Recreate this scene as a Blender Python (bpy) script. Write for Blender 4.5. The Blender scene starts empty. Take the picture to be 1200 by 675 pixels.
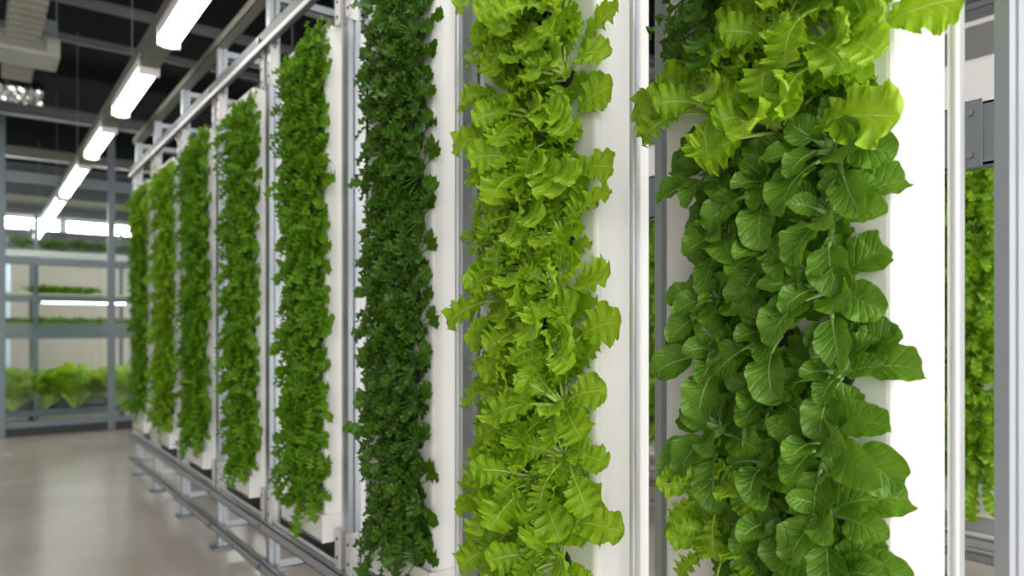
import bpy, bmesh, math, random
import numpy as np
from mathutils import Vector, Matrix

D = 1.1                      # distance from the lens to the front plane of the rack (m)
H = 1.243                    # lens height above the floor
scene = bpy.context.scene
COL = scene.collection

# ------------------------------------------------------------------ camera
cam_d = bpy.data.cameras.new('camera')
cam = bpy.data.objects.new('camera', cam_d)
COL.objects.link(cam)
cam.location = (0, 0, H)
cam.rotation_euler = (math.pi / 2, 0, -math.atan2(0.6, 0.8))
cam_d.sensor_width = 36
cam_d.lens = 36 * 840 / 1200
cam_d.shift_y = 47.5 / 1200
cam_d.clip_start = 0.05
cam_d.dof.use_dof = True
cam_d.dof.focus_distance = 1.38
cam_d.dof.aperture_fstop = 2.8
scene.camera = cam

# ------------------------------------------------------------------ light and exposure
WORLD_SIDE, WORLD_BEHIND = 0.30, 4.9
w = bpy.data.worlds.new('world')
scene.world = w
w.use_nodes = True
_nt = w.node_tree
_bg = _nt.nodes['Background']
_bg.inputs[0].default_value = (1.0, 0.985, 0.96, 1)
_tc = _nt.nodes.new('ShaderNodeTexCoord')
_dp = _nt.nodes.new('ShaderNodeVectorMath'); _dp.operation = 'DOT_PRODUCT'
_dp.inputs[1].default_value = (0.12, -0.95, 0.27)          # added world glow from behind the camera, brightening the tower sides
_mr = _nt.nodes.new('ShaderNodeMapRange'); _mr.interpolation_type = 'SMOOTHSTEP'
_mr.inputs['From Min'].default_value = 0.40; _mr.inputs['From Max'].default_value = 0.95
_mr.inputs['To Min'].default_value = WORLD_SIDE; _mr.inputs['To Max'].default_value = WORLD_BEHIND
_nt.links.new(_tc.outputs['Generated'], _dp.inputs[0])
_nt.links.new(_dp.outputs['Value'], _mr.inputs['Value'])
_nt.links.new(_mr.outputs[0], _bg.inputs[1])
LAMP = 9.0
vs = scene.view_settings
vs.view_transform = 'Standard'
vs.look = 'None'
vs.gamma = 1
vs.use_curve_mapping = False
vs.exposure = 0.08

# ------------------------------------------------------------------ materials
def new_mat(name):
    m = bpy.data.materials.new(name)
    m.use_nodes = True
    nt = m.node_tree
    return m, nt, nt.nodes['Principled BSDF']

def plain(name, col, rough=0.5, metal=0.0, noise=0.0, nscale=8.0, stretch=(1, 1, 1), bump=0.0):
    m, nt, b = new_mat(name)
    b.inputs['Base Color'].default_value = (*col, 1)
    b.inputs['Roughness'].default_value = rough
    b.inputs['Metallic'].default_value = metal
    if noise or bump:
        tc = nt.nodes.new('ShaderNodeTexCoord')
        mp = nt.nodes.new('ShaderNodeMapping')
        mp.inputs['Scale'].default_value = stretch
        n = nt.nodes.new('ShaderNodeTexNoise')
        n.inputs['Scale'].default_value = nscale
        n.inputs['Detail'].default_value = 5
        nt.links.new(tc.outputs['Object'], mp.inputs[0])
        nt.links.new(mp.outputs[0], n.inputs['Vector'])
        if noise:
            r = nt.nodes.new('ShaderNodeMapRange')
            r.inputs['To Min'].default_value = 1 - noise
            r.inputs['To Max'].default_value = 1 + noise
            nt.links.new(n.outputs['Fac'], r.inputs['Value'])
            mx = nt.nodes.new('ShaderNodeVectorMath')
            mx.operation = 'SCALE'
            mx.inputs[0].default_value = col
            nt.links.new(r.outputs[0], mx.inputs['Scale'])
            nt.links.new(mx.outputs[0], b.inputs['Base Color'])
            r2 = nt.nodes.new('ShaderNodeMapRange')
            r2.inputs['To Min'].default_value = max(0.02, rough - noise * .5)
            r2.inputs['To Max'].default_value = min(1, rough + noise * .5)
            nt.links.new(n.outputs['Fac'], r2.inputs['Value'])
            nt.links.new(r2.outputs[0], b.inputs['Roughness'])
        if bump:
            bp = nt.nodes.new('ShaderNodeBump')
            bp.inputs['Strength'].default_value = bump
            bp.inputs['Distance'].default_value = 0.01
            nt.links.new(n.outputs['Fac'], bp.inputs['Height'])
            nt.links.new(bp.outputs[0], b.inputs['Normal'])
    return m

M = {}
M['steel'] = plain('galvanised_steel', (0.44, 0.47, 0.51), 0.36, 0.55, 0.10, 9, (1, 1, .25))
M['bright_steel'] = plain('bright_steel', (0.80, 0.81, 0.83), 0.38, 0.35, 0.03, 9, (1, 1, .2))
M['rail_steel'] = plain('dull_rail_steel', (0.13, 0.135, 0.145), 0.5, 0.25, 0.12, 7)
M['steel_dark'] = plain('grey_painted_steel', (0.20, 0.225, 0.245), 0.42, 0.35, 0.1, 6)
M['frame_paint'] = plain('partition_paint', (0.115, 0.145, 0.16), 0.4, 0.3, 0.06, 6)
M['olive'] = plain('olive_painted_steel', (0.17, 0.17, 0.135), 0.5, 0.1, 0.1, 4)
M['white'] = plain('white_plastic', (0.86, 0.855, 0.83), 0.32, 0.0, 0.02, 6)
M['plate'] = plain('white_coated_plate', (0.72, 0.71, 0.68), 0.4, 0.1, 0.05, 12)
M['dark'] = plain('black_rubber', (0.02, 0.022, 0.02), 0.6)
M['bolt'] = plain('bolt_steel', (0.30, 0.30, 0.30), 0.3, 0.9)
M['hole'] = plain('bolt_hole_black', (0.03, 0.03, 0.03), 0.6)
M['ceiling'] = plain('black_ceiling', (0.008, 0.010, 0.011), 0.95, 0, 0.2, 2)
M['ceiling'].node_tree.nodes['Principled BSDF'].inputs['Specular IOR Level'].default_value = 0.08
M['wall'] = plain('beige_wall', (0.55, 0.51, 0.43), 0.7, 0, 0.06, 2)
M['wallgrey'] = plain('grey_wall', (0.5, 0.51, 0.5), 0.6, 0, 0.06, 2)
M['beam'] = plain('dark_beam_paint', (0.085, 0.095, 0.10), 0.5, 0.2, 0.1, 6)
M['duct'] = plain('duct_metal', (0.30, 0.30, 0.25), 0.5, 0.1, 0.15, 6)
M['foil'] = plain('duct_foil', (0.8, 0.82, 0.84), 0.16, 1.0, 0.05, 6, bump=0.4)
M['blue'] = plain('pale_blue_plastic', (0.55, 0.72, 0.85), 0.5)
M['yellow'] = plain('pale_yellow_tray', (0.72, 0.72, 0.40), 0.5)
M['traygreen'] = plain('grey_green_tray', (0.16, 0.22, 0.17), 0.5, 0, 0.1, 6)

def emit(name, col, s):
    m, nt, b = new_mat(name)
    b.inputs['Base Color'].default_value = (.9, .9, .9, 1)
    b.inputs['Emission Color'].default_value = (*col, 1)
    b.inputs['Emission Strength'].default_value = s
    return m
M['lamp'] = emit('lamp_diffuser', (1.0, 0.98, 0.95), LAMP)
M['tube'] = emit('tube_diffuser', (1.0, 0.98, 0.95), 22.0)

def glass_mat():
    m = bpy.data.materials.new('clear_glass')
    m.use_nodes = True
    nt = m.node_tree
    nt.nodes.clear()
    out = nt.nodes.new('ShaderNodeOutputMaterial')
    tr = nt.nodes.new('ShaderNodeBsdfTransparent')
    tr.inputs[0].default_value = (.93, .96, .95, 1)
    gl = nt.nodes.new('ShaderNodeBsdfGlossy')
    gl.inputs['Roughness'].default_value = 0.03
    fr = nt.nodes.new('ShaderNodeFresnel')
    fr.inputs['IOR'].default_value = 1.16
    mx = nt.nodes.new('ShaderNodeMixShader')
    nt.links.new(fr.outputs[0], mx.inputs[0])
    nt.links.new(tr.outputs[0], mx.inputs[1])
    nt.links.new(gl.outputs[0], mx.inputs[2])
    nt.links.new(mx.outputs[0], out.inputs[0])
    return m
M['glass'] = glass_mat()

def floor_mat():
    m, nt, b = new_mat('polished_concrete')
    tc = nt.nodes.new('ShaderNodeTexCoord')
    n1 = nt.nodes.new('ShaderNodeTexNoise'); n1.inputs['Scale'].default_value = 0.9; n1.inputs['Detail'].default_value = 6
    n2 = nt.nodes.new('ShaderNodeTexNoise'); n2.inputs['Scale'].default_value = 60; n2.inputs['Detail'].default_value = 3
    nt.links.new(tc.outputs['Object'], n1.inputs['Vector'])
    nt.links.new(tc.outputs['Object'], n2.inputs['Vector'])
    cr = nt.nodes.new('ShaderNodeValToRGB')
    cr.color_ramp.elements[0].position = 0.3
    cr.color_ramp.elements[0].color = (0.53, 0.455, 0.395, 1)
    cr.color_ramp.elements[1].position = 0.72
    cr.color_ramp.elements[1].color = (0.66, 0.575, 0.50, 1)
    nt.links.new(n1.outputs['Fac'], cr.inputs[0])
    nt.links.new(cr.outputs[0], b.inputs['Base Color'])
    r = nt.nodes.new('ShaderNodeMapRange')
    r.inputs['To Min'].default_value = 0.12; r.inputs['To Max'].default_value = 0.34
    nt.links.new(n1.outputs['Fac'], r.inputs['Value'])
    nt.links.new(r.outputs[0], b.inputs['Roughness'])
    bp = nt.nodes.new('ShaderNodeBump'); bp.inputs['Strength'].default_value = 0.05
    nt.links.new(n2.outputs['Fac'], bp.inputs['Height'])
    nt.links.new(bp.outputs[0], b.inputs['Normal'])
    return m
M['floor'] = floor_mat()

def leaf_mat(name, dark, light, vein, rough=0.42, trans=0.3, vein_n=7.0, bump=0.35, tint=0.12, vein_mix=0.45):
    """Leaf blade: mottled green, pale midrib and side veins laid out along the blade."""
    m, nt, b = new_mat(name)
    L = nt.links.new
    uv = nt.nodes.new('ShaderNodeUVMap')
    sep = nt.nodes.new('ShaderNodeSeparateXYZ')
    L(uv.outputs[0], sep.inputs[0])
    def math_(op, a, bb=None, c=None):
        n = nt.nodes.new('ShaderNodeMath'); n.operation = op
        for i, x in enumerate((a, bb, c)):
            if x is None: continue
            if isinstance(x, (int, float)): n.inputs[i].default_value = x
            else: L(x, n.inputs[i])
        return n.outputs[0]
    s = sep.outputs['X']
    c = math_('ABSOLUTE', math_('MULTIPLY_ADD', sep.outputs['Y'], 2.0, -1.0))
    nv = nt.nodes.new('ShaderNodeTexNoise'); nv.inputs['Scale'].default_value = 3.5
    L(uv.outputs[0], nv.inputs['Vector'])
    cb = math_('POWER', c, 0.8)
    k = math_('MULTIPLY', math_('ADD', math_('MULTIPLY_ADD', cb, -0.30, s), math_('MULTIPLY', nv.outputs['Fac'], 0.16)), vein_n)
    f = math_('ABSOLUTE', math_('SUBTRACT', math_('FRACT', k), 0.5))
    side = math_('MULTIPLY', math_('LESS_THAN', f, 0.035), math_('SUBTRACT', 1.0, c))
    mid = math_('LESS_THAN', c, math_('MULTIPLY_ADD', s, -0.035, 0.05))
    veins = math_('MAXIMUM', mid, math_('MULTIPLY', side, 0.6))
    tc = nt.nodes.new('ShaderNodeTexCoord')
    n = nt.nodes.new('ShaderNodeTexNoise'); n.inputs['Scale'].default_value = 28; n.inputs['Detail'].default_value = 3
    L(tc.outputs['Object'], n.inputs['Vector'])
    oi = nt.nodes.new('ShaderNodeObjectInfo')
    fac = math_('ADD', math_('MULTIPLY_ADD', n.outputs['Fac'], 0.9, -0.1), math_('MULTIPLY_ADD', oi.outputs['Random'], 2 * tint, -tint))
    mx = nt.nodes.new('ShaderNodeMix'); mx.data_type = 'RGBA'
    L(fac, mx.inputs[0])
    mx.inputs[6].default_value = (*dark, 1); mx.inputs[7].default_value = (*light, 1)
    mv = nt.nodes.new('ShaderNodeMix'); mv.data_type = 'RGBA'
    L(math_('MULTIPLY', veins, vein_mix), mv.inputs[0])
    L(mx.outputs[2], mv.inputs[6]); mv.inputs[7].default_value = (*vein, 1)
    L(mv.outputs[2], b.inputs['Base Color'])
    b.inputs['Roughness'].default_value = rough
    b.inputs['Specular IOR Level'].default_value = 0.42
    # puckered surface between the veins
    hgt = math_('ADD', math_('MULTIPLY', math_('MINIMUM', f, 0.2), 1.5), math_('MULTIPLY', n.outputs['Fac'], 1.3))
    bp = nt.nodes.new('ShaderNodeBump'); bp.inputs['Strength'].default_value = bump; bp.inputs['Distance'].default_value = 0.004
    L(hgt, bp.inputs['Height']); L(bp.outputs[0], b.inputs['Normal'])
    tl = nt.nodes.new('ShaderNodeBsdfTranslucent')
    hs = nt.nodes.new('ShaderNodeHueSaturation'); hs.inputs['Hue'].default_value = 0.485; hs.inputs['Value'].default_value = 1.35
    L(mv.outputs[2], hs.inputs['Color']); L(hs.outputs[0], tl.inputs[0])
    ms = nt.nodes.new('ShaderNodeMixShader'); ms.inputs[0].default_value = trans
    L(b.outputs[0], ms.inputs[1]); L(tl.outputs[0], ms.inputs[2])
    L(ms.outputs[0], nt.nodes['Material Output'].inputs[0])
    return m

LM = {
    'lettuce': leaf_mat('lime_lettuce_leaf', (0.20, 0.40, 0.008), (0.46, 0.70, 0.026), (0.62, 0.80, 0.25), 0.42, 0.36, 6),
    'choy': leaf_mat('bok_choy_leaf', (0.080, 0.21, 0.011), (0.21, 0.43, 0.032), (0.40, 0.58, 0.18), 0.34, 0.26, 6, 0.8, vein_mix=0.34),
    'kale': leaf_mat('dark_kale_leaf', (0.038, 0.115, 0.005), (0.105, 0.25, 0.011), (0.2, 0.38, 0.08), 0.38, 0.26, 5, 0.4, vein_mix=0.2),
    'endive': leaf_mat('green_endive_leaf', (0.075, 0.22, 0.003), (0.20, 0.43, 0.007), (0.4, 0.62, 0.12), 0.42, 0.32, 5, 0.3),
    'bright_endive': leaf_mat('bright_endive_leaf', (0.14, 0.32, 0.004), (0.31, 0.55, 0.010), (0.5, 0.7, 0.16), 0.42, 0.34, 5, 0.3),
}
SM = {
    'lettuce': plain('lime_lettuce_stalk', (0.48, 0.66, 0.16), 0.4),
    'choy': plain('bok_choy_stalk', (0.30, 0.50, 0.14), 0.35),
    'kale': plain('kale_stalk', (0.13, 0.30, 0.05), 0.4),
    'endive': plain('endive_stalk', (0.30, 0.52, 0.07), 0.4),
    'bright_endive': plain('bright_endive_stalk', (0.42, 0.62, 0.12), 0.4),
}

# ------------------------------------------------------------------ object helpers
def link(name, me, parent=None, loc=None, mat=None):
    o = bpy.data.objects.new(name, me)
    COL.objects.link(o)
    if mat is not None:
        me.materials.append(mat)
    if parent is not None:
        o.parent = parent
    if loc is not None:
        o.location = loc
    return o

def thing(name, label, cat, loc=(0, 0, 0), group=None, rz=0.0):
    o = bpy.data.objects.new(name, None)
    COL.objects.link(o)
    o.empty_display_size = 0.1
    o.location = loc
    o.rotation_euler = (0, 0, rz)
    o['label'] = label
    o['category'] = cat
    if group:
        o['group'] = group
    return o

def structure(o):
    o['kind'] = 'structure'
    return o

class MB:
    """Collects boxes, tubes and profiles into one mesh."""
    def __init__(self):
        self.bm = bmesh.new()
    def box(self, x0, x1, y0, y1, z0, z1, bev=0.0):
        t = bmesh.new()
        bmesh.ops.create_cube(t, size=1)
        for v in t.verts:
            v.co = Vector((x0 + (v.co.x + .5) * (x1 - x0), y0 + (v.co.y + .5) * (y1 - y0), z0 + (v.co.z + .5) * (z1 - z0)))
        if bev:
            bmesh.ops.bevel(t, geom=list(t.edges), offset=bev, segments=2, affect='EDGES', profile=0.6)
        self._merge(t)
        return self
    def cyl(self, p0, p1, r, n=12, r2=None):
        p0 = Vector(p0); p1 = Vector(p1)
        t = bmesh.new()
        bmesh.ops.create_cone(t, cap_ends=True, segments=n, radius1=r, radius2=r if r2 is None else r2, depth=(p1 - p0).length)
        q = (p1 - p0).to_track_quat('Z', 'Y').to_matrix().to_4x4()
        q.translation = (p0 + p1) / 2
        bmesh.ops.transform(t, matrix=q, verts=t.verts)
        self._merge(t)
        return self
    def prism(self, pts, axis, a, b):
        """Extrude a closed 2-D outline along one axis (pts are the two other coordinates, in x,y,z order)."""
        t = bmesh.new()
        def mk(p, k):
            c = [p[0], p[1]]
            c.insert(axis, k)
            return t.verts.new(c)
        A = [mk(p, a) for p in pts]
        B = [mk(p, b) for p in pts]
        n = len(pts)
        t.faces.new(A)
        t.faces.new(B[::-1])
        for i in range(n):
            t.faces.new((A[i], B[i], B[(i + 1) % n], A[(i + 1) % n]))
        bmesh.ops.recalc_face_normals(t, faces=t.faces)
        self._merge(t)
        return self
    def _merge(self, t):
        me = bpy.data.meshes.new('tmp')
        t.to_mesh(me)
        t.free()
        self.bm.from_mesh(me)
        bpy.data.meshes.remove(me)
    def build(self, name, mat, parent=None, loc=None, smooth=False):
        me = bpy.data.meshes.new(name)
        self.bm.to_mesh(me)
        self.bm.free()
        if smooth:
            for p in me.polygons:
                p.use_smooth = True
            try:
                me.set_sharp_from_angle(angle=math.radians(40))
            except Exception:
                pass
        return link(name, me, parent, loc, mat)

# ------------------------------------------------------------------ room
structure(MB().box(-3.0, 8.0, -2.5, 19.0, -0.1, 0.0).build('floor', M['floor']))
structure(MB().box(-3.0, 8.0, -2.5, 19.0, 4.3, 4.4).build('ceiling', M['ceiling']))
structure(MB().box(-3.0, 8.0, 16.0, 16.12, 0.0, 2.45).build('wall_far', M['wall']))
structure(MB().box(-3.0, 8.0, 16.0, 16.14, 2.45, 4.3).build('wall_upper', M['beam']))
structure(MB().box(6.2, 6.32, -2.5, 16.0, 0.0, 4.3).build('wall_right', M['wallgrey']))

# ceiling beams and conduits across the aisle
def ceiling_beam(y, z, h, wd, mat, label, x0=-1.5, x1=6.15):
    b = MB()
    b.box(x0, x1, y - wd / 2, y + wd / 2, z - 0.012, z)
    b.box(x0, x1, y - wd / 2, y + wd / 2, z + h - 0.012, z + h)
    b.box(x0, x1, y - 0.01, y + 0.01, z - 0.001, z + h)
    o = b.build('trim_1', mat)
    structure(o)
    o.name = 'trim_%d' % (len([q for q in bpy.data.objects if q.name.startswith('trim_')]))
    return o
ceiling_beam(9.35, 3.55, 0.12, 0.12, M['beam'], '')
ceiling_beam(6.1, 3.62, 0.05, 0.06, M['beam'], '')
ceiling_beam(7.6, 3.85, 0.05, 0.05, M['beam'], '')
ceiling_beam(4.4, 3.62, 0.06, 0.08, M['beam'], '')
ceiling_beam(11.4, 3.50, 0.12, 0.14, M['olive'], '')
ceiling_beam(12.9, 3.45, 0.10, 0.12, M['beam'], '')
ceiling_beam(14.4, 3.35, 0.10, 0.12, M['olive'], '')
ceiling_beam(15.6, 3.15, 0.10, 0.12, M['olive'], '')

# ------------------------------------------------------------------ glass partition at the end of the aisle
PY = 10.0
part = bpy.data.objects.new('wall_back', None)
COL.objects.link(part)
structure(part)
PXS = [-1.14, 0.245, 1.345, 2.45, 3.55, 4.65, 5.75]
for i, x in enumerate(PXS):
    MB().box(x - .04, x + .04, PY - .04, PY + .04, 0, 3.75, .006).build('partition_post', M['frame_paint'], part)
x0, x1 = PXS[0] - .04, PXS[-1] + .04
for z0, z1, nm in ((2.93, 3.05, 'partition_beam'), (1.985, 2.06, 'middle_rail'), (0.10, 0.165, 'bottom_rail')):
    MB().box(x0, x1, PY - .032, PY + .032, z0, z1, .005).build(nm, M['frame_paint'], part)
MB().box(x0, x1, PY - .02, PY + .10, 0.0, 0.10).build('kick_plate', M['dark'], part)
for a, b in zip(PXS[:-1], PXS[1:]):
    for z0, z1 in ((0.165, 1.985), (2.06, 2.93)):
        MB().box(a + .04, b - .04, PY - .004, PY + .004, z0, z1).build('glass_pane', M['glass'], part)

# ------------------------------------------------------------------ ceiling lamps
ORD = ['first', 'second', 'third', 'fourth', 'fifth', 'sixth', 'seventh', 'eighth', 'ninth', 'tenth', 'eleventh', 'twelfth',
       'thirteenth', 'fourteenth', 'fifteenth', 'sixteenth', 'seventeenth', 'eighteenth', 'nineteenth', 'twentieth']

LX, LZ = 0.85, H + 1.25 * 1.49 * 0.85
def lamp(x, y0, length, z, label, gp, w=0.115, hang=False):
    t = thing('strip_lamp', label, 'ceiling light', (x, y0, z), gp)
    b = MB()
    b.prism([(-w / 2, .05), (-w / 2 + .012, .005), (w / 2 - .012, .005), (w / 2, .05), (w / 2 - .02, .11), (-w / 2 + .02, .11)], 1, 0, length)
    b.build('lamp_housing', M['plate'], t)
    d = MB()
    d.prism([(-w / 2 + .006, .008), (-w / 2 + .016, -.035), (-w / 4, -.05), (w / 4, -.05), (w / 2 - .016, -.035), (w / 2 - .006, .008)], 1, .02, length - .02)
    d.build('lamp_diffuser', M['lamp'], t)
    for yy in (0.0, length - .02):
        MB().box(-w / 2, w / 2, yy, yy + .02, -.045, .06).build('end_cap', M['plate'], t)
        if hang:
            MB().cyl((0, .15 + yy * .7, .10), (0, .15 + yy * .7, 4.3 - z), .006, 8).build('hanger_rod', M['steel_dark'], t)
    return t

def lamp_track(ya, yb, label, covers):
    track = thing('lamp_track', label, 'lamp track', (LX, 0, LZ + .11))
    MB().box(-.045, .045, ya, yb, 0, .045).build('channel', M['olive'], track)
    y = ya + .8
    while y < yb:
        MB().cyl((0, y, .045), (0, y, 4.3 - LZ - .11), .003, 8).build('hanger_rod', M['steel_dark'], track)
        y += 3.2
    for a, b in covers:
        MB().box(-.05, .05, a, b, -.11, -.004, .004).build('splice_cover', M['olive'], track)
L1 = [-1.66, -0.04, 1.58, 3.20, 4.80, 6.42]
lamp_track(-1.8, 9.9, 'long ceiling channel carrying the aisle strip lamps up to the glass', [(y + 1.09, y + 1.60) for y in L1])
lamp_track(10.12, 15.9, 'ceiling channel carrying strip lamps on through the back room', [])
lamp_names = ['behind the viewpoint', 'just behind the nearest tower', 'over the nearest towers', 'cut by the top edge of the picture',
              'second in view along the aisle', 'third in view along the aisle', 'fourth in view along the aisle', 'last before the glass partition']
for k, y in enumerate(L1 + [8.04, 8.97]):
    lamp(LX, y, 1.08 if y < 8 else .90, LZ, 'bright white strip lamp on the ceiling track, ' + lamp_names[k], 'strip lamps on the aisle track')
for k in range(6):
    lamp(LX, 10.2 + .92 * k, .90, LZ, 'white strip lamp of the back room track seen through glass, %s from the partition' % ORD[k], 'strip lamps in the back room')
for k in range(4):   # unseen row added between the racks to light the next one
    lamp(2.35, -0.6 + 2.0 * k, 1.4, LZ + .1, 'added white strip lamp, unseen behind the towers over the next aisle, %s from viewer' % ORD[k], 'added strip lamps over the next aisle', hang=True)

# twin tube lights across the back room
for k in range(6):
    x = -0.9 + 1.0 * k
    t = thing('twin_tube_lamp', 'twin white tube light crossing the back room behind glass, %s from the left' % ORD[k], 'tube light', (x, 13.0, 2.86), 'tube lights across the back room')
    MB().box(0, .98, -.06, .06, .03, .09, .004).build('lamp_housing', M['plate'], t)
    for dz in (0, -.085):
        MB().cyl((.05, 0, dz), (.93, 0, dz), .035, 12).build('tube', M['tube'], t, smooth=True)
    for xx in (0, .94):
        MB().box(xx, xx + .04, -.05, .05, -.13, .04).build('tube_holder', M['plate'], t)

# ------------------------------------------------------------------ ducts
def corrugated(x0, x1, y0, y1, z0, z1, pitch=.13, amp=.03):
    b = bmesh.new()
    n = int((y1 - y0) / pitch * 6)
    rings = []
    for i in range(n + 1):
        y = y0 + (y1 - y0) * i / n
        a = amp * (0.5 + 0.5 * math.cos(2 * math.pi * (y - y0) / pitch))
        r = [b.verts.new(p) for p in ((x0 + a, y, z0 + a), (x1 - a, y, z0 + a), (x1 - a, y, z1 - a), (x0 + a, y, z1 - a))]
        if rings:
            q = rings[-1]
            for k in range(4):
                b.faces.new((q[k], q[(k + 1) % 4], r[(k + 1) % 4], r[k]))
        rings.append(r)
    b.faces.new(rings[0]); b.faces.new(rings[-1][::-1])
    bmesh.ops.recalc_face_normals(b, faces=b.faces)
    me = bpy.data.meshes.new('duct')
    b.to_mesh(me); b.free()
    return me
ZD = H + 2.25
dt = thing('ceiling_duct', 'ribbed grey ceiling duct running along the aisle with a register box', 'duct', (0, 0, ZD))
link('duct_run', corrugated(.19, .42, 2.5, 7.95, 0, .16), dt, mat=M['duct'])
MB().box(.30, .54, 6.85, 7.10, .06, .24, .006).build('plenum_box', M['steel_dark'], dt)
rb = MB().box(.05, .55, 6.75, 7.15, -.09, .06, .006).build('register_box', M['duct'], dt)
g = MB()
for k in range(14):
    g.box(.16 + k * .02, .172 + k * .02, 6.745, 6.752, -.05, .03)
g.build('register_grille', M['steel_dark'], rb)
MB().box(.14, .46, 6.738, 6.748, -.06, .045).build('grille_back', M['olive'], rb)
for xx in (.06, .54):
    MB().cyl((xx, 6.95, .22), (xx, 6.95, 4.3 - ZD), .005, 8).build('hanger_rod', M['steel_dark'], dt)
# crinkled foil duct
b = bmesh.new()
rings = []
rnd = random.Random(5)
for i in range(61):
    x = -1.2 + 1.72 * i / 60
    r = []
    for k in range(20):
        a = 2 * math.pi * k / 20
        rr = .105 + (.008 if i % 2 else -.004) + rnd.uniform(-.008, .008)
        r.append(b.verts.new((x, 8.15 + rr * math.cos(a), ZD - .02 + rr * math.sin(a))))
    if rings:
        q = rings[-1]
        for k in range(20):
            b.faces.new((q[k], q[(k + 1) % 20], r[(k + 1) % 20], r[k]))
    rings.append(r)
b.faces.new(rings[0]); b.faces.new(rings[-1][::-1])
bmesh.ops.recalc_face_normals(b, faces=b.faces)
me = bpy.data.meshes.new('foil_duct')
b.to_mesh(me); b.free()
fo = link('foil_duct', me, mat=M['foil'])
fo['label'] = 'shiny crinkled foil duct lying across the end of the ribbed duct'
fo['category'] = 'duct'

# ------------------------------------------------------------------ rack
POSTS = [0.332, 0.880, 1.544, 2.288, 3.088, 3.880, 4.675, 5.500, 6.210]     # front-left corner of each post, in units of D
PW, PD = 0.046, 0.050                                                     # post face and depth (m)
TOWER = [.449, 1.013, 1.634, 2.355, 3.168, 3.960, 4.755, 5.580]           # near side of each tower (units of D)
LIP = [.404, .966, 1.589, 2.310, 3.113, 3.905, 4.700, 5.525]
XF = .965 * D                                                             # front face of the towers
TW = .395 * D
Z_LOW, Z_MID, Z_TOP, Z_CAP = .112, .30, H + 1.19 * D, H + 1.44 * D
XR = 1.42 * D                                                             # rear plane

def post_mesh(z0, z1, PW=PW, PD=PD):
    """Slotted strut: two channels back to back, open grooves in the side faces."""
    g = PW * .22
    pts = [(0, 0), (0, PW), (PD * .36, PW), (PD * .36, PW - g), (PD * .56, PW - g), (PD * .56, PW), (PD, PW), (PD, 0), (PD * .56, 0), (PD * .56, g), (PD * .36, g), (PD * .36, 0)]
    return MB().prism(pts, 2, z0, z1)

def c_channel(x, y0, y1, z0, z1, depth, t=.004, back=False):
    """Rail along the row: web in front (or behind) with two flanges."""
    b = MB()
    wx = x if not back else x + depth - t
    b.box(wx, wx + t, y0, y1, z0, z1)
    b.box(x, x + depth, y0, y1, z0, z0 + t)
    b.box(x, x + depth, y0, y1, z1 - t, z1)
    lx = x + depth - t if not back else x
    b.box(lx, lx + t, y0, y1, z0, z0 + .012)
    b.box(lx, lx + t, y0, y1, z1 - .012, z1)
    return b

def build_rack(posts, dx, label, group=None, y_near=None):
    rk = thing('growing_rack', label, 'rack', (dx, 0, 0), group)
    ya = posts[0] * D - PW - .01 if y_near is None else y_near
    yb = posts[-1] * D + .06
    for p in posts:
        y = p * D - PW
        slim = dx == 0 and p < 1.0            # the two nearest uprights are flat bars on edge
        o = post_mesh(0.012, Z_CAP, .018, .058).build('post', M['steel'], rk, (D, p * D, 0)) if slim else post_mesh(0.012, Z_CAP).build('post', M['steel'], rk, (D, y, 0))
        MB().box(-.03, PD + .03, -.03, (.018 if slim else PW) + .03, 0, .012, .003).build('foot_plate', M['steel_dark'], o)
        for z in (Z_LOW + .02, Z_MID + .02, Z_TOP + .03):
            pw = .009 if slim else PW * .5
            MB().cyl((-.050, pw, z), (-.036, pw, z), .011, 6).build('bolt', M['bolt'], o)
            MB().cyl((PD * .75, -.010, z), (PD * .75, 0, z), .010, 6).build('bolt', M['bolt'], o)
        r = post_mesh(0.012, Z_CAP).build('rear_post', M['steel_dark'], rk, (XR, y + .135 * D, 0))
        MB().box(-.03, PD + .03, -.03, PW + .03, 0, .012, .003).build('foot_plate', M['steel_dark'], r)
        # braces from front to rear
        for z, nm in ((Z_LOW, 'floor_brace'), (Z_CAP - .05, 'top_brace')):
            MB().box(D + PD, XR + PD, y + .004, y + PW + .02, z, z + .006).box(D + PD, XR + PD, y + .004, y + .008, z, z + .04).build(nm, M['steel'], rk)
    MB2 = c_channel(D - .035, ya, yb, Z_LOW, Z_LOW + .042, .034); MB2.build('floor_rail', M['steel'], rk)
    c_channel(D - .035, ya, yb, Z_MID, Z_MID + .045, .034).build('lower_rail', M['steel'], rk)
    c_channel(D - .035, ya, yb, Z_TOP, Z_TOP + .065, .034).build('upper_rail', M['rail_steel'], rk)
    MB().box(D - .041, D - .036, ya, yb, Z_TOP - .012, Z_TOP + .010, .001).build('rail_lip', M['plate'], rk)
    c_channel(D - .01, ya, yb, Z_CAP, Z_CAP + .05, .06).build('cap_rail', M['olive'], rk)
    for z0, z1, nm in ((Z_LOW, Z_LOW + .042, 'rear_floor_rail'), (H + .302 * D * .93, H + .302 * D * .93 + .118, 'rear_middle_rail'), (Z_CAP, Z_CAP + .05, 'rear_cap_rail')):
        c_channel(XR - .045, ya, yb, z0, z1, .044).build(nm, M['steel_dark'] if 'middle' in nm else M['steel'], rk)
    return rk

rack = build_rack(POSTS, 0, 'long galvanised steel rack holding the eight white towers of greens along the aisle', y_near=.1)

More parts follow.
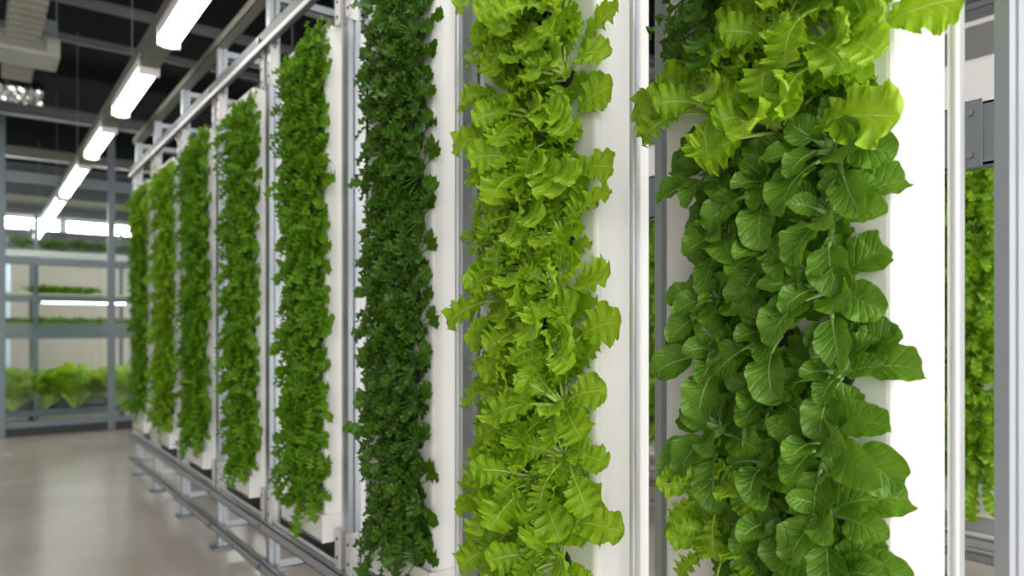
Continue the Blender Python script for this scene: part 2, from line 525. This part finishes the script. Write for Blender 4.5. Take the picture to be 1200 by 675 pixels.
# brackets: white plates either side of each post, carrying the tower ends
def bracket(parent, y0, y1, z0, z1, x):
    b = MB()
    b.box(x, x + .004, y0, y1, z0, z1, .001)
    b.box(x, x + .05, y1 - .004, y1, z0, z1, .001)
    o = b.build('bracket_plate', M['plate'], parent)
    n = max(2, int((z1 - z0) / .055))
    for k in range(n):
        z = z0 + (z1 - z0) * (k + .5) / n
        MB().cyl((x - .003, (y0 + y1) / 2, z), (x + .001, (y0 + y1) / 2, z), .006, 8).build('screw', M['hole'], o)
    return o
for p in POSTS:
    y = p * D
    for (a, bb) in ((y + .002, y + .05), (y - PW - .052, y - PW - .002)):
        bracket(rack, a, bb, Z_MID - .02, Z_MID + .19, D - .012)
        bracket(rack, a, bb, Z_TOP - .17, Z_TOP + .0, D - .012)
for yb_ in (.388, .955):
    q = MB().box(XR - .05, XR - .046, yb_ * D + .12, yb_ * D + .165, H + .302 * D * .93 - .004, H + .302 * D * .93 + .124, .001).build('splice_plate', M['steel_dark'], rack)
    for dz in (.02, .10):
        MB().cyl((XR - .056, yb_ * D + .14, H + .302 * D * .93 + dz), (XR - .05, yb_ * D + .14, H + .302 * D * .93 + dz), .007, 8).build('screw', M['bolt'], q)

# drain gutter along the foot of the towers
gut = thing('drain_gutter', 'long white drain gutter with a dark channel under the towers', 'gutter', (0, 0, 0))
def gutter(parent, dx, y0, y1):
    b = MB()
    b.prism([(dx + D - .0, .36), (dx + D + .004, .36), (dx + D + .008, .31), (dx + D + .15, .31), (dx + D + .154, .40), (dx + D + .158, .40), (dx + D + .158, .304), (dx + D + .002, .304)], 1, y0, y1)
    b.build('trough', M['white'], parent)
    MB().box(dx + D + .012, dx + D + .145, y0 + .01, y1 - .01, .312, .325).build('water_channel', M['dark'], parent)
gutter(gut, 0, .46, POSTS[-1] * D)

Z_T0, Z_T1 = .435, H + 1.035 * D
def tower(loc_y, lip_y, label, group, dx=0.0):
    t = thing('growing_tower', label, 'growing tower', (XF + dx, loc_y, 0), group)
    # body: a tall rounded white box, slightly dished front
    dep = .155 * D
    w = TW
    r = .014
    pts = []
    for (cx, cy, a0) in ((r, r, 180), (dep - r, r, 270), (dep - r, w - r, 0), (r, w - r, 90)):
        for k in range(5):
            a = math.radians(a0 + 90 * k / 4)
            pts.append((cx + r * math.cos(a), cy + r * math.sin(a)))
    MB().prism(pts, 2, Z_T0 + .07, Z_T1).build('tower_body', M['white'], t)
    # rounded cap on top
    MB().box(.004, dep - .004, .01, w - .01, Z_T1, Z_T1 + .02, .009).build('end_cap', M['white'], t)
    # tray: open box at the foot
    b = MB()
    b.box(-.016, dep + .01, -.004, w + .004, Z_T0, Z_T0 + .008)
    b.box(-.016, -.008, -.004, w + .004, Z_T0, Z_T0 + .105, .002)
    b.box(-.016, dep + .01, -.010, -.002, Z_T0, Z_T0 + .105, .002)
    b.box(-.016, dep + .01, w + .002, w + .010, Z_T0, Z_T0 + .105, .002)
    b.build('tray', M['white'], t)
    # rounded bright guide strip at the back edge of the side face
    ly = lip_y - loc_y
    lx = D - XF
    g = MB()
    g.cyl((lx + .010, ly - .009, Z_T0 - .05), (lx + .010, ly - .009, Z_TOP), .009, 16)
    g.box(lx + .012, lx + .022, ly - .017, ly - .001, Z_T0 - .05, Z_TOP)
    g.build('guide_strip', M['bright_steel'], t, smooth=True)
    # planting collars in three columns
    return t

TD = ['nearest', 'second nearest', 'third nearest', 'fourth nearest', 'fifth nearest', 'sixth nearest', 'second farthest', 'farthest']
TDESC = ['white growing tower of bok choy and lettuce, nearest the viewer',
         'white growing tower covered in lime frilly lettuce, second from the viewer',
         'white growing tower covered in small dark kale leaves, third from the viewer',
         'white growing tower of mid green frizzy endive, fourth from the viewer',
         'white growing tower of sparse endive with gaps at the top, fifth from the viewer',
         'white growing tower of endive, sixth from viewer, behind the wide steel post',
         'white growing tower of bright lime leaves, second farthest along the aisle',
         'white growing tower of dark leaves, farthest, next to the glass partition']
for i in range(8):
    tower(TOWER[i] * D, LIP[i] * D, TDESC[i], 'white towers along the aisle')

# next rack, seen through the gaps
DX2 = 2.15 * D
P2 = [.96, 1.735, 2.51, 3.285, 4.06]
rack2 = build_rack(P2, DX2, 'galvanised steel rack of the next row, glimpsed through the gaps between towers', y_near=.2)
T2 = [1.07, 1.845, 2.62, 3.395]
t2d = ['white growing tower of the next row, seen through the gap beside the right edge post',
       'white growing tower of the next row, hidden behind the nearest tower',
       'white growing tower of the next row, seen in the slit between two nearest towers',
       'white growing tower of the next row, hidden behind the lime lettuce']
for i, y in enumerate(T2):
    tower(y * D, (y - .04) * D, t2d[i], 'white towers of the next row', DX2)
gut2 = thing('drain_gutter', 'white drain gutter of the next row, low in the right hand gap', 'gutter', (0, 0, 0))
gutter(gut2, DX2, .5, P2[-1] * D)

# ------------------------------------------------------------------ plants
def rot_axis(v, k, a):
    return v * math.cos(a) + np.cross(k, v) * math.sin(a) + k * np.dot(k, v) * (1 - math.cos(a))

def norm(v):
    return v / (np.linalg.norm(v) + 1e-12)

SPEC = {
    'choy':    dict(pet=.38, L=.118, W=.030, n=18, bend=1.25, cup=.42, ruf=.11, rf=2.2, lobes=0, ld=0, teeth=0, td=0, pr=.0042, th=(16, 84), up=.34, axis=.40, roll=.35),
    'lettuce': dict(pet=.44, L=.168, W=.046, n=17, bend=1.2, cup=.18, ruf=.19, rf=4.6, lobes=3, ld=.30, teeth=10, td=.05, pr=.0042, th=(10, 70), up=.45, axis=.55, roll=.7),
    'kale':    dict(pet=.50, L=.108, W=.022, n=30, bend=1.2, cup=.22, ruf=.28, rf=3.4, lobes=3, ld=.34, teeth=8, td=.08, pr=.0018, th=(8, 84), up=.40, axis=.35, roll=.7),
    'endive':  dict(pet=.22, L=.150, W=.028, n=30, bend=1.3, cup=.10, ruf=.45, rf=5.0, lobes=5, ld=.50, teeth=0, td=.0, pr=.0022, th=(8, 86), up=.42, axis=.40, roll=.9),
}
SPEC['bright_endive'] = dict(SPEC['endive'])

def make_leaf(sp, p0, d, n, L, W, rnd, NS, NC, bk=1.0):
    """One leaf blade and its stalk; returns (verts, faces, uvs, stalk verts, stalk faces)."""
    bx = norm(np.cross(d, n))
    pet = sp['pet'] * rnd.uniform(.85, 1.15)
    bend = sp['bend'] * rnd.uniform(.5, 1.4) * bk
    steps = 40
    ds = L / steps
    P = [np.array(p0)]; F = [(d, n, bx)]
    twist = rnd.uniform(-1, 1) * sp['roll'] / steps
    sidebend = rnd.uniform(-.5, .5) / steps
    for i in range(steps):
        s = i / steps
        k = bend * (0.25 + 1.3 * s) / steps
        # bend away from the growing axis, sag under the leaf's weight
        d2 = rot_axis(d, bx, -k)
        n2 = rot_axis(n, bx, -k)
        sag = 0.55 * s * ds / L
        d2 = d2 + np.array((0, 0, -1.0)) * sag
        d2 = rot_axis(norm(d2), n2, sidebend)
        d = norm(d2)
        n = norm(n2 - d * np.dot(n2, d))
        n = rot_axis(n, d, twist)
        bx = norm(np.cross(d, n))
        P.append(P[-1] + d * ds)
        F.append((d, n, bx))
    P = np.array(P)
    def frame(s):
        x = min(max(s, 0), 1) * steps
        i = min(int(x), steps - 1)
        f = x - i
        return P[i] * (1 - f) + P[i + 1] * f, F[min(int(round(x)), steps)]
    ph = [rnd.uniform(0, 6.28) for _ in range(6)]
    V = []; UV = []; FA = []
    for i in range(NS + 1):
        s = i / NS
        c0, (dd, nn, bb) = frame(pet * .92 + (1 - pet * .92) * s)
        if sp['lobes'] == 0:
            wv = (math.sin(math.pi * min(1, s ** .80)) ** .52) if 0 < s < 1 else 0.0
            wv = W * (wv + .02)
        else:
            base = (s ** .62) * (max(0, 1 - s ** 3.6) ** .5) * 1.28 + .05 * (1 - s)
            wv = W * base
        for j in range(NC + 1):
            c = -1 + 2 * j / NC
            ac = abs(c)
            side = 0 if c < 0 else 1
            wl = wv
            if sp['lobes']:
                lb = abs(math.sin(math.pi * sp['lobes'] * s * .96 + ph[side] * .35))
                wl *= 1 - sp['ld'] * (1 - lb ** .6) * (ac ** .6)
            if sp['teeth']:
                tt = abs(math.sin(math.pi * sp['teeth'] * s + ph[2 + side]))
                wl *= 1 + sp['td'] * (2 * tt ** .55 - 1) * ac ** 2
            ruf = sp['ruf'] * W * ac ** 1.8 * math.sin(2 * math.pi * sp['rf'] * s + ph[side] + 1.4 * c) * min(1, 4 * s)
            ruf += sp['ruf'] * .5 * W * ac ** 3 * math.sin(2 * math.pi * sp['rf'] * 2.3 * s + ph[4 + side])
            fwd = 0.22 * wl * ac ** 1.6 * (1 if sp['lobes'] else .25) * (1 - s)
            z = sp['cup'] * wl * ac ** 2
            p = c0 + bb * (c * wl) + nn * (z + ruf) + dd * fwd
            V.append(p); UV.append((s, .5 + .5 * c))
    for i in range(NS):
        for j in range(NC):
            a = i * (NC + 1) + j
            FA.append((a, a + 1, a + NC + 2, a + NC + 1))
    # stalk and raised midrib
    SV = []; SF = []
    ns = 12
    k6 = 6
    for i in range(ns + 1):
        s = (pet + (1 - pet) * .72) * i / ns
        c0, (dd, nn, bb) = frame(s)
        r = sp['pr'] * (1.15 - .75 * min(1, s / (pet + .05))) if s < pet else sp['pr'] * .28 * (1 - (s - pet) / (1 - pet) * .9)
        wd = 1.5 if s < pet else 1.0
        for q in range(k6):
            a = 2 * math.pi * q / k6
            SV.append(c0 + bb * (r * wd * math.cos(a)) + nn * (r * .8 * math.sin(a)))
    for i in range(ns):
        for q in range(k6):
            a = i * k6 + q; b_ = i * k6 + (q + 1) % k6
            SF.append((a, b_, b_ + k6, a + k6))
    return V, FA, UV, SV, SF

def mesh_np(name, V, FA, UV=None, mat=None):
    me = bpy.data.meshes.new(name)
    me.from_pydata([tuple(v) for v in V], [], FA)
    if UV is not None:
        lay = me.uv_layers.new(name='UVMap')
        uva = np.array(UV, dtype=np.float32)
        idx = np.empty(len(me.loops), dtype=np.int32)
        me.loops.foreach_get('vertex_index', idx)
        lay.data.foreach_set('uv', uva[idx].ravel())
    me.polygons.foreach_set('use_smooth', [True] * len(me.polygons))
    if mat:
        me.materials.append(mat)
    me.update()
    return me

def make_plant(kind, seed, NS, NC, upright=False, n_over=None, Lk=1.0):
    sp = SPEC[kind]
    rnd = random.Random(seed)
    if upright:
        a = np.array((0, 0, 1.0)); up = 0.0
        e1 = np.array((1.0, 0, 0)); e2 = np.array((0, 1.0, 0))
    else:
        a = norm(np.array((-1.0, 0, sp['axis'])))
        e1 = np.array((0, 1.0, 0)); e2 = norm(np.cross(a, e1)); up = sp['up']
    N = n_over or sp['n']
    V = []; FA = []; UV = []; SV = []; SF = []
    ph0 = rnd.uniform(0, 6.28)
    for i in range(N):
        f = (i + .5) / N                            # 0 = innermost
        th = (.62 if upright else 1.0) * math.radians(sp['th'][0] + (sp['th'][1] - sp['th'][0]) * f ** .8 + rnd.uniform(-8, 8))
        ph = ph0 + i * 2.39996 + rnd.uniform(-.35, .35)
        rad = norm(e1 * math.cos(ph) + e2 * math.sin(ph))
        d = norm(a * math.cos(th) + rad * math.sin(th) + np.array((0, 0, up * rnd.uniform(.5, 1.3))))
        if not upright and d[0] > -.12:
            d[0] = -.12 - rnd.random() * .15; d = norm(d)
        ref = a - d * np.dot(a, d)
        if np.linalg.norm(ref) < .15:
            ref = -rad
        n = norm(ref - d * np.dot(ref, d))
        L = sp['L'] * Lk * (0.55 + 0.5 * f ** .7) * rnd.uniform(.82, 1.15)
        W = sp['W'] * Lk * (0.55 + 0.5 * f ** .6) * rnd.uniform(.85, 1.15)
        if rnd.random() < .09:
            L *= 1.16; W *= 1.05
        p0 = a * .012 * (1 - f) + rad * .006 * f
        v, fa, uv, sv, sf = make_leaf(sp, p0, d, n, L, W, rnd, NS, NC, .55 if upright else 1.0)
        o = len(V); V += v; FA += [tuple(x + o for x in q) for q in fa]; UV += uv
        o = len(SV); SV += sv; SF += [tuple(x + o for x in q) for q in sf]
    V = np.array(V); SV = np.array(SV)
    if not upright:
        V[:, 0] = -(.005 + .007 * np.log1p(np.exp(np.clip((-V[:, 0] - .005) / .007, -30, 30))))
        SV[:, 0] = np.minimum(SV[:, 0], .004)
    else:
        V[:, 2] = np.maximum(V[:, 2], .003)
    return (mesh_np(kind + '_leaves', V, FA, UV, LM[kind]), mesh_np(kind + '_stalks', SV, SF, None, SM[kind]))

NAMES = {'choy': ('bok_choy', 'bok choy'), 'lettuce': ('frilly_lettuce', 'frilly lettuce'), 'kale': ('kale_plant', 'kale'),
         'endive': ('curly_endive', 'curly endive'), 'bright_endive': ('curly_endive', 'curly endive')}
VAR = {
    'choy': [make_plant('choy', 100 + k, 22, 12) for k in range(7)],
    'lettuce': [make_plant('lettuce', 200 + k, 76, 14) for k in range(7)],
    'kale': [make_plant('kale', 300 + k, 26, 8) for k in range(6)],
    'endive': [make_plant('endive', 400 + k, 32, 8) for k in range(6)],
    'bright_endive': [make_plant('bright_endive', 500 + k, 30, 8) for k in range(4)],
}
plug_b = MB().cyl((.006, 0, -.002), (-.006, 0, 0), .022, 14)
plug_o = plug_b.build('plug_source', M['dark'])
plug_me = plug_o.data
bpy.data.objects.remove(plug_o)

def put(kind, loc, rx, sc, label, cat, group, rng, mesh=None, plug=True):
    lv, st = mesh or rng.choice(VAR[kind])
    t = thing(NAMES[kind][0], label, cat, loc, group)
    t.rotation_euler = (rx, 0, rng.uniform(-.03, .03))
    t.scale = (sc, sc * rng.choice((-1, 1)), sc)
    link('leaves', lv, t)
    link('stalks', st, t)
    if plug:
        link('root_plug', plug_me, t)
    return t

COLW = {3: ['right', 'middle', 'left'], 2: ['right', 'left']}
OFF = (-.02, .075, .17)
def plant_tower(i, ty, z0, z1, pitch, cols, kindf, adj, tdesc, group, dx=0.0, scale=1.0, seed=0, offs=None, count_from='top'):
    rng = random.Random(9000 + seed)
    offs = offs or {3: (.075, .165, .245), 2: (.10, .225)}[cols]
    rows = int(round((z1 - z0) / pitch)) + 1
    for c in range(cols):
        for r in range(rows):
            z = z1 - r * pitch - (pitch * .5 if c % 2 else 0) + rng.uniform(-.018, .018)
            if z < z0 - .03:
                continue
            k, sc, col = kindf(r, c, z)
            y = ty + offs[c] * D + rng.uniform(-.012, .012)
            lab = '%s %s, %s from top, %s column, %s' % (col, NAMES[k][1], ORD[r], COLW[cols][c], tdesc)
            put(k, (XF + dx - .001, y, z), rng.uniform(-.25, .25), sc * scale * rng.uniform(.9, 1.12), lab, 'leafy plant', group, rng)

# nearest tower: lettuce at the top, bok choy below
def k1(r, c, z):
    if z > (1.60, 1.56, 1.52)[c]:
        return ('kale', 1.25, 'dark') if (c == 2 and z > 1.72) else ('lettuce', .95, 'lime')
    if c == 2 and z < .98:
        return 'lettuce', .7, 'lime'
    return 'choy', 1.0, 'dark green'
plant_tower(0, TOWER[0] * D, .80, 1.86, .112, 3, k1, '', 'nearest tower', 'greens on the nearest tower', seed=12, offs=(.082, .175, .268))
plant_tower(1, TOWER[1] * D, .64, 2.05, .122, 3, lambda r, c, z: ('lettuce', 1.0, 'lime'), '', 'second nearest tower', 'lettuces on the second tower', seed=14, offs=(.09, .175, .25))
plant_tower(2, TOWER[2] * D, .56, 2.24, .112, 3, lambda r, c, z: ('kale', 1.2, 'dark'), '', 'third nearest tower', 'kale on the third tower', seed=3)
plant_tower(3, TOWER[3] * D, .58, 2.28, .135, 3, lambda r, c, z: ('endive', .95, 'green'), '', 'fourth nearest tower', 'endive on the fourth tower', seed=4, offs=(.045, .14, .235))
plant_tower(4, TOWER[4] * D, .60, 2.24, .145, 3, lambda r, c, z: ('endive', .98, 'green'), '', 'fifth nearest tower', 'endive on the fifth tower', seed=5, offs=OFF)
plant_tower(5, TOWER[5] * D, .58, 2.24, .155, 3, lambda r, c, z: ('endive', 1.05, 'green'), '', 'sixth nearest tower', 'endive on the sixth tower', seed=6, offs=OFF)
plant_tower(6, TOWER[6] * D, .58, 2.24, .155, 3, lambda r, c, z: ('bright_endive', 1.0, 'lime'), '', 'second farthest tower', 'endive on the seventh tower', seed=7, offs=OFF)
plant_tower(7, TOWER[7] * D, .58, 2.24, .155, 3, lambda r, c, z: ('endive', .92, 'dark') if z < 2.0 else ('bright_endive', 1.0, 'pale'), '', 'farthest tower', 'greens on the eighth tower', seed=8, offs=OFF)
# next row
t2n = {0: 'next-row tower in wide gap', 2: 'next-row tower in narrow slit'}
for i in (0, 2):
    plant_tower(i, T2[i] * D, H - .65, 1.95, .135, 2, lambda r, c, z: ('bright_endive', 1.1, 'bright'), '', t2n[i], 'endive on the next row, ' + t2n[i], dx=DX2, seed=20 + i, offs=(.06, .17))

# ------------------------------------------------------------------ shelves of greens in the back room
SY = 11.2
sh = thing('plant_shelving', 'grey steel shelving of greens standing behind the glass partition', 'shelving', (0, SY, 0))
for x in (-1.0, .62, 1.75, 3.0):
    for yy in (0.0, 1.0):
        MB().box(x, x + .05, yy, yy + .05, 0, 2.75, .004).build('upright', M['frame_paint'], sh)
for z in (.13, 1.14, 1.62, 2.20):
    s = MB().box(-1.0, 3.05, -.02, 1.05, z, z + .03).build('shelf', M['frame_paint'], sh)
    MB().box(-1.0, 3.05, -.03, -.02, z - .03, z + .06, .003).build('shelf_edge', M['frame_paint'] if z != 2.2 else M['plate'], s)
for z, nm in ((1.14, 'middle'), (1.62, 'upper'), (2.20, 'top')):
    for k, x in enumerate((-.85, .70, 1.85)):
        t = thing('shelf_lamp', 'slim white lamp bar under the %s shelf behind glass, %s from the left' % (nm, ORD[k]), 'shelf light', (x, SY + .30, z), 'lamp bars under the back room shelves')
        MB().box(0, 1.05, -.03, .03, -.02, -.001, .003).build('lamp_housing', M['plate'], t)
        MB().box(.03, 1.02, -.022, .022, -.032, -.019, .003).build('lamp_diffuser', M['tube'], t)
def trough(x0, x1, y0, z, h, mat, name, label):
    t = MB()
    t.box(x0, x1, y0, y0 + .012, z, z + h).box(x0, x1, y0 + .24, y0 + .252, z, z + h).box(x0, x1, y0, y0 + .25, z, z + .01)
    t.box(x0, x0 + .012, y0, y0 + .25, z, z + h).box(x1 - .012, x1, y0, y0 + .25, z, z + h)
    o = t.build(name, mat)
    o['label'] = label; o['category'] = 'planter'
    return o
trough(-.9, 3.0, SY + .02, 1.17, .15, M['traygreen'], 'seedling_trough', 'long grey green trough of seedlings on the middle shelf behind glass')
trough(-.9, 3.0, SY + .05, 1.65, .06, M['yellow'], 'seedling_trough', 'pale yellow trough on the upper shelf behind glass')
trough(-.9, 3.0, SY + .28, 2.23, .06, M['traygreen'], 'seedling_trough', 'dark trough of greens on the top shelf behind glass')
trough(-.9, 3.0, SY + .45, .16, .12, M['traygreen'], 'seedling_trough', 'low trough behind the big lettuce on the bottom shelf')

far_l = [make_plant('lettuce', 700 + k, 24, 8, upright=True, n_over=34) for k in range(3)]
far_k = [make_plant('kale', 720 + k, 18, 6, upright=True, n_over=30) for k in range(2)]
far_e = [make_plant('endive', 740 + k, 24, 8, upright=True, n_over=30) for k in range(2)]
rng = random.Random(77)
def far(kind, meshes, x, y, z, sc, label, group):
    put(kind, (x, y, z), 0, sc, label, 'leafy plant', group, rng, mesh=rng.choice(meshes), plug=False)
for k in range(11):
    far('kale', far_k, -.8 + .33 * k, SY + .40, 2.25, 2.6, 'dark kale on the top shelf behind glass, %s from the left' % ORD[k], 'kale on the top shelf behind glass')
for k in range(5):
    far('endive', far_e, .68 + .14 * k, SY + .17, 1.68, 1.3, 'bright green endive on the upper shelf behind glass, %s from the left' % ORD[k], 'endive on the upper shelf behind glass')
for k in range(16):
    far('endive', far_e, -.75 + .23 * k, SY + .14, 1.25, 1.35, 'small seedling in the middle shelf trough behind glass, %s from the left' % ORD[k], 'seedlings on the middle shelf behind glass')
for k in range(9):
    far('lettuce', far_l, -.7 + .42 * k, SY + .57, .24, 2.9, 'lettuce at the back of the bottom shelf behind glass, %s from the left' % ORD[k], 'lettuces at the back of the bottom shelf')
big = [('large bushy lettuce in the centre pane of the glass partition', .74, 4.4), ('large bushy lettuce at the centre pane, right of the biggest clump', 1.10, 4.0),
       ('large bushy lettuce low behind the right hand glass pane', 1.62, 4.0), ('smaller lettuce left of the big clump behind glass', .40, 3.0)]
for lab, x, sc in big:
    far('lettuce', far_l, x, SY + .22, .17, sc, lab, 'big lettuces on the bottom shelf behind glass')

# pale blue bin and beige cabinet
bx_ = thing('blue_cooler', 'pale blue cabinet behind the left hand glass post', 'cabinet', (-.55, 14.2, 0))
MB().box(0, 1.02, 0, .6, .0, 2.72, .02).build('cabinet_body', M['blue'], bx_)
MB().box(.04, .98, -.02, 0, .1, 1.3, .006).build('door', M['blue'], bx_)
MB().box(.04, .98, -.02, 0, 1.36, 2.66, .006).build('door', M['blue'], bx_)
